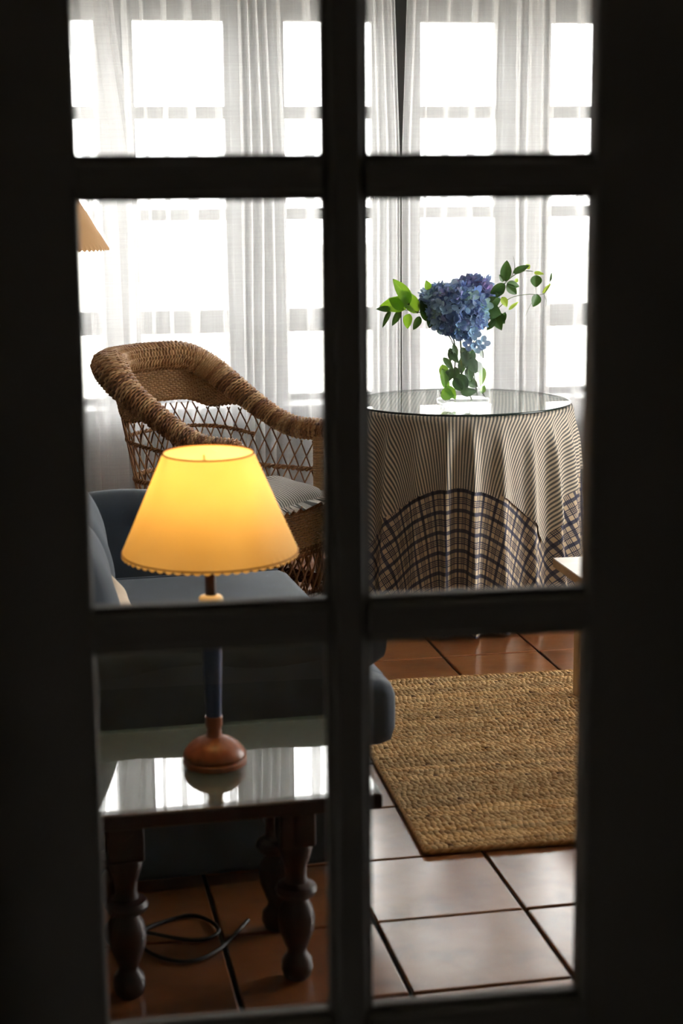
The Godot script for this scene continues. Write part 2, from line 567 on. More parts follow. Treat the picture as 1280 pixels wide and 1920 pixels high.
func floor_tiles() -> void:
	var bed := boxg(Vector3(1.435, -0.06, -3.0), Vector3(4.53, 0.1, 9.9), 0.004)
	var fl := struct("floor", bed, M.grout, "terracotta tiled floor with dark grout lines", "floor")
	var T := 0.33
	var meshes := []
	for k in 3:
		var g := Geo.new()
		g.box(Vector3(0, -0.006, 0), Vector3(T - 0.0085, 0.012, T - 0.0085), [0.004, 0.0035, 0.005][k])
		meshes.append(g.mesh())
	var fy := 0.04152
	var a := Vector3(cos(fy), 0, -sin(fy))
	var b := Vector3(-sin(fy), 0, -cos(fy))
	for i in range(-6, 12):
		for j in range(-6, 15):
			var c := Vector3(0.5585, 0, -3.2815) + a * (i + 0.5) * T + b * (j + 0.5) * T
			if c.x < -0.66 or c.x > 3.55 or c.z > -1.5 or c.z < -7.65: continue
			var o := part("tile", meshes[rng.randi() % 3], M.tile[rng.randi() % 4], fl)
			o.position = c + Vector3(0, rng.randf_range(-0.0006, 0.0006), 0)
			o.rotation = Vector3(rng.randf_range(-0.0015, 0.0015), fy, rng.randf_range(-0.0015, 0.0015))

func rug() -> void:
	var t := thing("jute_rug", "chunky woven tan jute rug on the terracotta tiles", "rug", Vector3(0.735, 0, -3.62), 0.012)
	var W := 1.9
	var L := 1.385
	var base := boxg(Vector3(W * 0.5, 0.005, -L * 0.5), Vector3(W, 0.009, L), 0.004)
	part("backing", base, mat(Color8(92, 66, 36), 0.95, noise_tex(0.03, Color(0.6, 0.6, 0.6), Color(1, 1, 1)), Vector3.ONE * 4), t)
	var g := Geo.new()
	var pr := []
	for k in 7:
		var an := -PI / 2 + PI * k / 6.0
		pr.append(Vector2(cos(an) * 0.0066 + 0.0001, sin(an) * 0.0105))
	g.lathe(pr, 7)
	var mm := MultiMesh.new()
	mm.transform_format = MultiMesh.TRANSFORM_3D
	mm.use_colors = true
	mm.mesh = g.mesh()
	var tf := []
	var cs := []
	var row := 0
	var z := 0.008
	while z < L:
		var x := rng.randf_range(0.004, 0.012)
		var tone := rng.randf_range(0.82, 1.06)
		var lean := 0.62 + rng.randf_range(-0.08, 0.08)
		while x < W:
			var b := Basis(Vector3.UP, lean + rng.randf_range(-0.16, 0.16)) * Basis(Vector3.RIGHT, PI / 2 + rng.randf_range(-0.2, 0.2))
			tf.append(Transform3D(b.scaled(Vector3.ONE * rng.randf_range(0.9, 1.15)), Vector3(x, 0.0105 + rng.randf_range(-0.0012, 0.0015), -z + rng.randf_range(-0.0012, 0.0012))))
			var c := Color8(228, 196, 144).lerp(Color8(180, 138, 86), rng.randf() ** 1.5) * tone
			if rng.randf() < 0.008: c = Color8(96, 66, 36)
			cs.append(c.srgb_to_linear())
			x += rng.randf_range(0.0125, 0.0155)
		z += 0.0128
		row += 1
	mm.instance_count = tf.size()
	for i in tf.size():
		mm.set_instance_transform(i, tf[i])
		mm.set_instance_color(i, cs[i])
	var mi := MultiMeshInstance3D.new()
	mi.name = "weave"
	mi.multimesh = mm
	var wm := mat(Color(1, 1, 1), 0.85)
	wm.vertex_color_use_as_albedo = true
	mi.material_override = wm
	mi.set_meta("kind", "stuff")
	t.add_child(mi, true)
	var e := Geo.new()
	for s in 2:
		var pts := PackedVector3Array()
		var n := 420
		for i in n:
			var d := float(i) / n * (2.0 * (W + L))
			var q: Vector3
			if d < W: q = Vector3(d, 0, 0)
			elif d < W + L: q = Vector3(W, 0, -(d - W))
			elif d < 2 * W + L: q = Vector3(W - (d - W - L), 0, -L)
			else: q = Vector3(0, 0, -L + (d - 2 * W - L))
			var th := d * 130.0 + PI * s
			pts.append(q + Vector3(cos(th) * 0.003, 0.009 + sin(th) * 0.003, cos(th) * 0.003))
		e.tube(pts, 0.0055, 6, true)
	part("braided_edge", e, mat(Color8(150, 110, 62), 0.9), t)

func pillow(w: float, h: float, d: float, pw := 0.45, n := 22) -> Geo:
	# a stuffed cushion lying in the x-y plane, thick along z
	var g := Geo.new()
	for s in [-1.0, 1.0]:
		g.grid(n, n, func(i: int, j: int):
			var u := -1.0 + 2.0 * i / (n - 1)
			var v := -1.0 + 2.0 * j / (n - 1)
			var th := pow(maxf((1.0 - u * u) * (1.0 - v * v), 0.0), pw)
			var pin := 1.0 - 0.06 * (1.0 - absf(u * v))
			return Vector3(u * w * 0.5 * (1.0 - 0.05 * (1.0 - v * v) * 0.0) * pin, v * h * 0.5 * pin, s * d * 0.5 * th + 0.004 * sin(u * 7.0 + v * 5.0) * th),
			func(i: int, j: int): return Vector2(w * i / (n - 1), h * j / (n - 1)))
	return g

func arm_roll(g: Geo, x0: float, x1: float, y: float, z: float, r: float) -> void:
	var pts := PackedVector3Array()
	var rad := []
	var n := 26
	for i in n + 1:
		var k := float(i) / n
		pts.append(Vector3(lerpf(x0, x1, k), y + 0.004 * sin(k * 17.0), z + 0.003 * sin(k * 11.0)))
		var e := minf(k, 1.0 - k) * (x1 - x0)
		rad.append(r * (1.0 if e > 0.03 else sqrt(maxf(1.0 - pow(1.0 - e / 0.03, 2.0) * 0.55, 0.1))))
	g.tube(pts, rad, 28)

func sofa() -> void:
	var t := thing("sofa", "slate blue velvet sofa with rolled arms on the left side of the room", "sofa", Vector3(0.53, 0, -4.84), 0.09)
	part("base", boxg(Vector3(-0.44, 0.17, 0.58), Vector3(0.68, 0.2, 1.2), 0.02), M.velvet, t)
	part("back", boxg(Vector3(-0.84, 0.42, 0.57), Vector3(0.16, 0.74, 1.56), 0.05), M.velvet, t)
	for q in [[0.004, 0.40], [0.402, 1.165]]:
		var g := Geo.new()
		var z0: float = q[0]
		var z1: float = q[1]
		g.box(Vector3(-0.34, 0.352, (z0 + z1) * 0.5), Vector3(0.74, 0.158, z1 - z0), 0.035)
		if z1 > 1.0: g.box(Vector3(-0.03, 0.352, 1.12), Vector3(0.12, 0.158, 0.25), 0.04)
		var o := part("seat_cushion", g, M.velvet, t)
		var pi := Geo.new()
		pi.tube(PackedVector3Array([Vector3(-0.66, 0.426, z0 + 0.012), Vector3(0.0, 0.426, z0 + 0.012)]), 0.005, 6)
		part("piping", pi, M.velvet, o)
	for q in [[-0.12, 0.598, 0.067], [1.245, 0.538, 0.061]]:
		var g := boxg(Vector3(-0.44, (q[1] + 0.03) * 0.5, q[0]), Vector3(0.66, q[1] - 0.03, 0.11), 0.02)
		arm_roll(g, -0.82, -0.012, q[1], q[0], q[2])
		part("arm", g, M.velvet, t)
	var c1 := part("back_cushion", pillow(0.50, 0.46, 0.26, 0.34), M.velvet, t)
	c1.transform = Transform3D(Basis(Vector3.UP, PI / 2) * Basis(Vector3.RIGHT, -0.24), Vector3(-0.66, 0.595, 0.32))
	var c2 := part("back_cushion", pillow(0.56, 0.46, 0.26, 0.34), M.velvet, t)
	c2.transform = Transform3D(Basis(Vector3.UP, PI / 2 + 0.06) * Basis(Vector3.RIGHT, -0.2), Vector3(-0.705, 0.60, 0.90))
	for x in [-0.74, -0.14]:
		for z in [0.04, 1.16]:
			var g := Geo.new()
			g.lathe([Vector2(0.001, 0), Vector2(0.018, 0), Vector2(0.026, 0.085), Vector2(0.001, 0.085)], 14, Vector3(x, 0, z))
			part("leg", g, M.wood_dark, t)
	var b := thing("throw_pillow", "small beige pillow tucked between the sofa cushions at the left edge", "pillow", Vector3(0.035, 0.478, -4.17), 1.2)
	var pg := part("cover", pillow(0.2, 0.13, 0.08), M.beige, b)
	pg.rotation = Vector3(-0.35, 0, 0.25)

const TC := Vector3(1.336, 0, -5.95)
const TR := 0.394
const TH := 0.762

func fold(phi: float, c := 0.0) -> float:
	var k := 0.5 + 0.5 * cos(25.0 * (phi + 0.12) + 0.6 * sin(3.0 * phi + c) + 0.4 * sin(8.0 * phi))
	return pow(k, 2.4) * (0.72 + 0.28 * sin(7.0 * phi + 1.0))

func drape(rho: float, phi: float, lift: float, wide: float) -> Vector3:
	# phi is measured from the direction towards the door, positive to the right
	var front := atan2(-0.22, 0.976)
	var dir := Vector3(sin(phi + front), 0, cos(phi + front))
	if rho <= TR:
		return TC + dir * (rho + lift * 0.5) + Vector3(0, TH + lift, 0)
	var d := rho - TR
	var k := smoothstep(0.0, 0.16, d)
	var r := TR + 0.012 * smoothstep(0.0, 0.02, d) + lift + wide * d * 0.035 + (0.022 + 0.044 * clampf(d, 0.0, 0.8) / 0.5) * fold(phi) * k * wide
	var y := TH + lift - maxf(d - 0.008, 0.0) * (0.985)
	if y < 0.012:
		r += (0.012 - y) * 0.8
		y = 0.012 + 0.006 * fold(phi)
	return TC + dir * r + Vector3(0, y, 0)

func round_table() -> void:
	var front := atan2(-0.22, 0.976)
	var NU := 750
	var g := Geo.new()
	var rs := []
	for j in 8: rs.append(TR * j / 7.0)
	for j in 40: rs.append(TR + 0.004 + 0.768 * pow((j + 1) / 40.0, 0.9))
	g.grid(NU, rs.size(), func(i: int, j: int): return drape(rs[j], TAU * i / NU, 0.0, 1.0),
		func(i: int, j: int): return Vector2(rs[j] * sin(TAU * i / NU + 0.02), rs[j] * cos(TAU * i / NU + 0.02)), true)
	tag(part("plaid_tablecloth", g, M.plaid, self), "navy and tan plaid tablecloth falling in folds to the floor", "tablecloth")
	var s := Geo.new()
	var turn := 0.03
	var half := 0.648
	var NV := 46
	var rho := func(i: int, j: int) -> float:
		var phi := TAU * i / NU + turn
		var m := maxf(absf(cos(phi)), absf(sin(phi)))
		return pow(float(j) / (NV - 1), 0.8) * half / m * (0.975 if cos(phi - 0.8) > 0.9 else 1.0) * (1.0 - 0.03 * pow(absf(sin(2.0 * phi)), 12.0))
	s.grid(NU, NV, func(i: int, j: int):
		return drape(rho.call(i, j), TAU * i / NU, 0.006, 1.06),
		func(i: int, j: int): return Vector2(rho.call(i, j) * sin(TAU * i / NU + turn), rho.call(i, j) * cos(TAU * i / NU + turn)), true)
	tag(part("striped_tablecloth", s, M.stripe, self), "square grey and cream striped overcloth with pointed corners over the plaid cloth", "tablecloth")
	var t := Geo.new()
	var y := TH + 0.008
	t.lathe([Vector2(0.001, y), Vector2(TR + 0.003, y), Vector2(TR + 0.006, y + 0.003), Vector2(TR + 0.006, y + 0.005), Vector2(TR + 0.003, y + 0.008), Vector2(0.001, y + 0.008)], 160, TC)
	var gp := thing("glass_tabletop", "round clear glass top lying on the striped cloth under the vase", "glass top")
	part("plate", t, glass(0.06, Color(0.75, 0.95, 0.9)), gp)
	var e := Geo.new()
	var pts := PackedVector3Array()
	for i in 200: pts.append(TC + Vector3(cos(TAU * i / 200) * (TR + 0.005), y + 0.004, sin(TAU * i / 200) * (TR + 0.005)))
	e.tube(pts, 0.0042, 6, true)
	part("edge", e, mat(Color8(24, 42, 40), 0.15), gp)

# ---------------------------------------------------------------- wicker armchair
const CD := Vector3(0.7757, 0, 0.6311)
const CQ := Vector3(0.6311, 0, -0.7757)
const CO := Vector3(0.476, 0, -6.143)

func rim_h(a: float) -> float:
	var k := clampf((0.862 - absf(a)) / (0.862 - 0.216), 0, 1)
	return 0.651 + 0.265 * k * k * (3.0 - 2.0 * k)

func plan(a: float, shrink: float, h: float, lean: float) -> Vector3:
	var u: float
	var v: float
	var b := absf(a)
	if b > 0.5:
		u = -0.135 + (b - 0.5) / 0.5 * 0.422
		v = signf(a) * 0.299
	else:
		u = -0.135 - 0.21 * pow(maxf(cos(a * PI), 0.0), 0.94)
		v = 0.299 * signf(a) * pow(absf(sin(a * PI)), 0.94)
	u = u * (1.0 if u > 0.0 else lerpf(0.84, 1.0, (shrink - 0.86) / 0.14)) - lean * (h - 0.651) / 0.3
	return CO + CD * u + CQ * v * shrink + Vector3(0, h, 0)

func rim_p(a: float) -> Vector3:
	return plan(a, 1.0, rim_h(a), 0.065)

const SEAT := 0.40

func wall_p(a: float, h: float) -> Vector3:
	var hr := rim_h(a)
	var k := clampf((h - SEAT) / (hr - SEAT), 0.0, 1.0)
	var lo := plan(a, 0.88, h, 0.0)
	var hi := plan(a, 1.0, hr, 0.065)
	var m := lo.lerp(hi, pow(k, 1.2))
	m.y = h
	return m

func rim_r(a: float) -> float:
	return lerpf(0.037, 0.054, smoothstep(0.75, 0.25, absf(a)))

func band_d(a: float) -> float:
	return rim_r(a) * 0.9 + 0.115 * smoothstep(0.6, 0.34, absf(a))

func skirt_p(s: float, h: float) -> Vector3:
	# closed loop round the seat: the horseshoe, then the bowed front
	var q: Vector3
	if s < 0.78:
		q = plan(-1.0 + 2.0 * s / 0.78, 0.9, h, 0.0)
	else:
		var k := (s - 0.78) / 0.22
		q = CO + CD * (0.29 + 0.075 * pow(sin(PI * k), 0.7)) + CQ * 0.299 * 0.9 * (1.0 - 2.0 * k) + Vector3(0, h, 0)
	var c := CO + CD * 0.03
	var o := Vector3(q.x - c.x, 0, q.z - c.z)
	return q + o.normalized() * (0.022 * sin(clampf((h - 0.05) / 0.36, 0, 1) * PI))

func braid(g: Geo, f: Callable, n: int, r: float, turns: float, closed := false) -> void:
	for s in 2:
		var pts := PackedVector3Array()
		for i in n:
			var k := float(i) / (n if closed else n - 1)
			var q: Vector3 = f.call(k)
			var d: Vector3 = (f.call(minf(k + 0.002, 1.0)) - f.call(maxf(k - 0.002, 0.0))).normalized()
			var side := d.cross(Vector3.UP).normalized()
			var th := turns * TAU * k + PI * s
			pts.append(q + (side * cos(th) + side.cross(d) * sin(th)) * r)
		g.tube(pts, r * 1.05, 5, closed)

func armchair() -> void:
	var t := thing("wicker_armchair", "tan wicker armchair with rolled woven back and lattice sides behind the lit lamp", "armchair")
	# rolled rim: strands wound round and round over hidden ribs
	var g: Geo
	var tones := [Geo.new(), Geo.new(), Geo.new()]
	var n := 205
	for i in n:
		var a := -1.0 + 2.0 * (i + 0.5) / n
		var c := rim_p(a)
		var d := (rim_p(minf(a + 0.01, 1.0)) - rim_p(maxf(a - 0.01, -1.0))).normalized()
		var side := d.cross(Vector3.UP).normalized()
		var up := side.cross(d)
		var r := rim_r(a)
		if absf(a) > 0.965: r *= sqrt(maxf(1.0 - pow((absf(a) - 0.965) / 0.036, 2.0), 0.04))
		var pts := PackedVector3Array()
		g = tones[(1 if rng.randf() < 0.6 else 2) if absf(a) > 0.42 and (i / 4) % 2 == 0 else (0 if rng.randf() < 0.75 else 1)]
		for k in 30:
			var an := TAU * k / 30.0
			var rr := r + 0.0042 * cos(10.0 * an + PI * i) + rng.randf_range(-0.0006, 0.0006)
			pts.append(c + (side * cos(an) * 1.18 + up * sin(an) * 0.92) * rr + d * (0.008 * sin(an + 0.4)))
		g.tube(pts, 0.0050, 5, true)
	for k in 3: part("woven_rim", tones[k], M.cane[k], t, "stuff")
	var core := Geo.new()
	var cp := PackedVector3Array()
	var cr := []
	for i in 90:
		var a := -0.985 + 1.97 * i / 89.0
		cp.append(rim_p(a))
		cr.append(rim_r(a) * 0.76)
	core.tube(cp, cr, 14)
	part("rim_core", core, M.cane[2], t)
	# woven band hanging under the rim at the back
	var bd := Geo.new()
	for r in 17:
		var f := (r + 0.5) / 17.0
		var pts := PackedVector3Array()
		for i in 321:
			var a := -0.58 + 1.16 * float(i) / 320.0
			var top := rim_h(a) - rim_r(a) * 0.45
			var bot := rim_h(a) - band_d(a)
			if bot > top - 0.012: bot = top - 0.012
			var h := lerpf(top, bot, f)
			var q := wall_p(a, h)
			var o := (q - Vector3(CO.x, q.y, CO.z)).normalized()
			pts.append(q + o * (0.0044 * cos(PI * i / 4.0 + PI * r)))
		bd.tube(pts, 0.0048, 5)
	part("woven_band", bd, M.cane[0], t, "stuff")
	var rods := Geo.new()
	for i in 81:
		var a := -0.58 + 1.16 * i / 80.0
		var top := rim_h(a) - rim_r(a) * 0.45
		rods.tube(PackedVector3Array([wall_p(a, top), wall_p(a, rim_h(a) - band_d(a))]), 0.003, 5)
	part("band_uprights", rods, M.cane[1], t, "stuff")
	# braids
	var br := Geo.new()
	braid(br, func(k: float): return wall_p(-0.97 + 1.94 * k, rim_h(-0.97 + 1.94 * k) - rim_r(-0.97 + 1.94 * k) * 0.98) - CD * 0.004, 420, 0.0048, 46)
	part("rim_braid", br, M.cane[0], t)
	br = Geo.new()
	braid(br, func(k: float): return wall_p(-0.6 + 1.2 * k, rim_h(-0.6 + 1.2 * k) - band_d(-0.6 + 1.2 * k)), 300, 0.0045, 26)
	part("band_braid", br, M.cane[1], t)
	br = Geo.new()
	braid(br, func(k: float): return wall_p(-0.62 + 1.24 * k, 0.645 - 0.03 * pow(absf(-1.0 + 2.0 * k), 3.0)), 260, 0.0045, 30)
	part("cross_braid", br, M.cane[1], t)
	br = Geo.new()
	braid(br, func(k: float): return wall_p(-0.98 + 1.96 * k, 0.497), 320, 0.0055, 40)
	part("cross_braid", br, M.cane[1], t)
	br = Geo.new()
	braid(br, func(k: float): return skirt_p(k, SEAT + 0.005), 400, 0.007, 60, true)
	part("seat_braid", br, M.cane[1], t)
	# open lattice: each cane its own rod
	var a0 := -1.25
	while a0 < 1.25:
		for sg in [-1.0, 1.0]:
			var pts := PackedVector3Array()
			for k in 26:
				var h := SEAT + 0.005 + 0.55 * k / 25.0
				var a: float = a0 + sg * (h - SEAT) * 0.62
				if absf(a) > 0.985 or h > rim_h(a) - band_d(a): continue
				var q := wall_p(a, h)
				var o := (Vector3(q.x - CO.x, 0, q.z - CO.z)).normalized()
				pts.append(q + o * 0.0028 * sg)
			if pts.size() > 2:
				var l := Geo.new()
				l.tube(pts, 0.0031, 5)
				part("lattice_rod", l, M.cane[1 if sg > 0 else 2], t)
		a0 += 0.062
	# front posts wrapped in cane
	for s in [-1.0, 1.0]:
		var po := Geo.new()
		var y := SEAT - 0.01
		var pc := plan(s * 0.955, 0.93, 0.0, 0.0)
		while y < 0.645:
			var pts := PackedVector3Array()
			for k in 14: pts.append(pc + Vector3(cos(TAU * k / 14.0) * 0.0185, y + 0.001 * sin(TAU * k / 14.0), sin(TAU * k / 14.0) * 0.0185))
			po.tube(pts, 0.0036, 5, true)
			y += 0.0068
		po.tube(PackedVector3Array([pc + Vector3(0, 0.02, 0), pc + Vector3(0, 0.64, 0)]), 0.017, 10)
		part("wrapped_post", po, M.cane[0], t)
	# seat deck
	var sd := Geo.new()
	var cc := CO + CD * 0.02
	var c0 := sd.p(cc + Vector3(0, SEAT + 0.006, 0), Vector3.UP)
	for i in 90:
		var q := skirt_p(i / 90.0, SEAT)
		sd.p(q + Vector3(0, 0.006, 0), Vector3.UP, Vector2(q.x, q.z))
	for i in 90: sd.t(c0, c0 + 1 + i, c0 + 1 + (i + 1) % 90)
	var c1 := sd.p(cc + Vector3(0, SEAT - 0.01, 0), Vector3.DOWN)
	for i in 90:
		var q := skirt_p(i / 90.0, SEAT)
		sd.p(q + Vector3(0, -0.01, 0), Vector3.DOWN)
	for i in 90: sd.t(c1, c1 + 1 + i, c1 + 1 + (i + 1) % 90)
	part("seat_deck", sd, M.cane[2], t)
	# woven apron under the seat
	var ap := Geo.new()
	for r in 17:
		var h := SEAT - 0.006 - 0.0088 * r
		var pts := PackedVector3Array()
		for i in 480:
			var q := skirt_p(i / 480.0, h)
			var o := Vector3(q.x - CO.x, 0, q.z - CO.z).normalized()
			pts.append(q + o * (0.0036 * cos(PI * i / 3.0 + PI * r)))
		ap.tube(pts, 0.0042, 5, true)
	part("woven_apron", ap, M.cane[0], t, "stuff")
	var sr := Geo.new()
	for i in 54:
		for sg in [-1.0, 1.0]:
			var pts := PackedVector3Array()
			for k in 8:
				var h := 0.262 - 0.245 * k / 7.0
				var s := fposmod(i / 54.0 + sg * 0.048 * k / 7.0, 1.0)
				var q := skirt_p(s, h)
				pts.append(q + Vector3(q.x - CO.x, 0, q.z - CO.z).normalized() * 0.003 * sg)
			sr.tube(pts, 0.0038, 5)
	part("skirt_lattice", sr, M.cane[1], t, "stuff")
	br = Geo.new()
	for h in [0.262, 0.245, 0.092, 0.076, 0.060]:
		braid(br, func(k: float): return skirt_p(k, h), 420, 0.0052, 62 + int(h * 40), true)
	part("skirt_braid", br, M.cane[2], t)
	for s in [0.02, 0.2, 0.39, 0.58, 0.76, 0.83, 0.95]:
		var q := skirt_p(s, 0.0)
		var l := Geo.new()
		l.tube(PackedVector3Array([q, q + Vector3(0, 0.1, 0)]), 0.015, 10)
		part("foot", l, M.cane[2], t)
	chair_cushion()

func chair_cushion() -> void:
	var t := thing("seat_pad", "striped grey and white seat pad with a ruffled edge on the wicker armchair", "cushion")
	var outline := func(k: float, grow: float) -> Vector3:
		var an := TAU * k
		var c := cos(an)
		var s := sin(an)
		var u := 0.06 + (0.29 + grow) * signf(c) * pow(absf(c), 0.45)
		var v := (0.245 + grow) * signf(s) * pow(absf(s), 0.45)
		return CO + CD * u + CQ * v
	var g := Geo.new()
	var nr := 20
	g.grid(120, nr, func(i: int, j: int):
		var k := float(j) / (nr - 1)
		var q: Vector3 = outline.call(i / 120.0, 0.0)
		var c := CO + CD * 0.06
		var p := c.lerp(q, k)
		var lx := (p - CO).dot(CD)
		var lz := (p - CO).dot(CQ)
		p.y = SEAT + 0.022 + 0.062 * pow(1.0 - k * k * k, 0.6) + 0.006 * sin(lx * 24.0 + lz * 31.0) * (1.0 - k) + 0.012 * exp(-pow((lx - 0.12 - lz * 0.3) / 0.02, 2.0)) * (1.0 - k * k)
		return p,
		func(i: int, j: int):
			var q: Vector3 = outline.call(i / 120.0, 0.0)
			var p := (CO + CD * 0.06).lerp(q, float(j) / (nr - 1))
			return Vector2((p - CO).dot(CQ) + 0.012 * sin((p - CO).dot(CD) * 18.0), (p - CO).dot(CD)), true)
	part("cover", g, M.ticking, t)
	var r := Geo.new()
	r.grid(720, 5, func(i: int, j: int):
		var k := float(j) / 4.0
		var q: Vector3 = outline.call(i / 720.0, 0.045 * k - 0.004)
		var w := sin(TAU * i / 720.0 * 58.0 + 1.4 * sin(TAU * i / 720.0 * 9.0))
		return q + Vector3(0, SEAT + 0.026 - 0.012 * k + 0.008 * k * w, 0) + (q - CO).normalized() * 0.004 * k * w,
		func(i: int, j: int): return Vector2(i / 720.0 * 1.95, j * 0.011), true)
	part("ruffle", r, M.ticking, t)
	var b := Geo.new()
	b.grid(120, 4, func(i: int, j: int):
		var q: Vector3 = outline.call(i / 120.0, 0.0)
		var p := (CO + CD * 0.06).lerp(q, 1.0 - j / 3.0)
		p.y = SEAT + 0.022 - 0.012 * smoothstep(0.0, 0.34, j / 3.0)
		return p, func(i: int, j: int): return Vector2(i / 120.0 * 1.9, j * 0.05), true)
	part("underside", b, M.ticking, t)

func turned_leg() -> Geo:
	var g := Geo.new()
	g.box(Vector3(0, 0.352, 0), Vector3(0.07, 0.136, 0.07), 0.005)
	var pr := [Vector2(0.001, 0), Vector2(0.018, 0), Vector2(0.027, 0.008), Vector2(0.032, 0.024), Vector2(0.03, 0.042), Vector2(0.02, 0.055), Vector2(0.019, 0.064), Vector2(0.024, 0.075), Vector2(0.035, 0.105), Vector2(0.037, 0.13), Vector2(0.032, 0.152), Vector2(0.024, 0.166), Vector2(0.024, 0.172), Vector2(0.038, 0.178), Vector2(0.042, 0.188), Vector2(0.038, 0.198), Vector2(0.024, 0.204), Vector2(0.021, 0.215), Vector2(0.022, 0.235), Vector2(0.03, 0.26), Vector2(0.034, 0.275), Vector2(0.03, 0.286), Vector2(0.001, 0.287)]
	g.lathe(pr, 24)
	return g

func side_table() -> void:
	var t := thing("side_table", "dark wooden side table with a glass top and turned legs under the lit lamp", "side table", Vector3(0.21, 0, -3.085), 0.06)
	var W := 0.56
	var D := 0.47
	part("tabletop", boxg(Vector3(0, 0.427, 0), Vector3(W, 0.03, D), 0.006), M.wood_dark, t)
	var gl := Geo.new()
	gl.box(Vector3(0, 0.446, 0), Vector3(W - 0.008, 0.008, D - 0.006), 0.002)
	part("glass_sheet", gl, glass(0.08, Color(0.7, 0.85, 0.82)), t)
	var leg := turned_leg().mesh()
	for x in [-0.18, 0.15]:
		for z in [-0.19, 0.04]:
			part("leg", leg, M.wood_dark, t).position = Vector3(x, 0, z)
	for z in [-0.19, 0.04]:
		part("apron", boxg(Vector3(-0.015, 0.384, z), Vector3(0.27, 0.056, 0.022), 0.003), M.wood_dark, t)
	for x in [-0.18, 0.15]:
		part("apron", boxg(Vector3(x, 0.384, -0.075), Vector3(0.022, 0.056, 0.17), 0.003), M.wood_dark, t)

func coffee_table() -> void:
	var t := thing("coffee_table", "pale low table with its top whitened as by reflected daylight standing on the rug at the right edge", "coffee table", Vector3(1.345, 0, -4.722), 0.02)
	var W := 0.62
	var D := 0.95
	part("tabletop", boxg(Vector3(W * 0.5, 0.437, D * 0.5), Vector3(W, 0.026, D), 0.003), M.wood_pale, t)
	part("top_sheen", boxg(Vector3(W * 0.5, 0.4505, D * 0.5), Vector3(W - 0.002, 0.003, D - 0.002), 0.001), M.sheen_white, t)  # thin layer with the reflected daylight put into its colour
	for x in [0.085, W - 0.085]:
		for z in [0.03, D - 0.03]:
			part("leg", boxg(Vector3(x + 0.022, 0.2195, z - 0.045 if z < 0.1 else z), Vector3(0.05, 0.411, 0.05), 0.003), M.wood_pale, t)
	for z in [0.03, D - 0.06]:
		part("apron", boxg(Vector3(W * 0.5, 0.397, z), Vector3(W - 0.2, 0.055, 0.018), 0.002), M.wood_pale, t)

func shade_mesh(rb: float, rt: float, y0: float, y1: float, scallops: int, amp: float) -> Geo:
	var g := Geo.new()
	var nu := scallops * 8
	g.grid(nu, 14, func(i: int, j: int):
		var k := j / 13.0
		var an := TAU * i / nu
		var r := lerpf(rb, rt, k)
		var y := lerpf(y0, y1, k)
		if j == 0: y -= amp * absf(sin(an * scallops * 0.5))
		return Vector3(cos(an) * r, y, sin(an) * r), func(i: int, j: int): return Vector2(float(i) / nu, j / 13.0), true)
	return g

func floor_lamp() -> void:
	var t := thing("floor_lamp", "floor lamp with a peach scalloped shade beside the curtain at the left edge", "lamp", Vector3(-0.134, 0, -6.22))
	part("shade", shade_mesh(0.22, 0.075, 1.337, 1.58, 64, 0.007), M.shade_peach, t)
	var g := Geo.new()
	g.tube(PackedVector3Array([Vector3(0, 0.02, 0), Vector3(0, 1.58, 0)]), 0.012, 12)
	part("pole", g, M.brass, t)
	g = Geo.new()
	g.lathe([Vector2(0.001, 0), Vector2(0.14, 0), Vector2(0.14, 0.012), Vector2(0.03, 0.03), Vector2(0.012, 0.05)], 32)
	part("base", g, M.brass, t)
	var sp := Geo.new()
	for k in 3:
		var an := TAU * k / 3.0
		sp.tube(PackedVector3Array([Vector3(0, 1.57, 0), Vector3(cos(an) * 0.075, 1.578, sin(an) * 0.075)]), 0.0025, 5)
	part("spider", sp, M.brass, t)

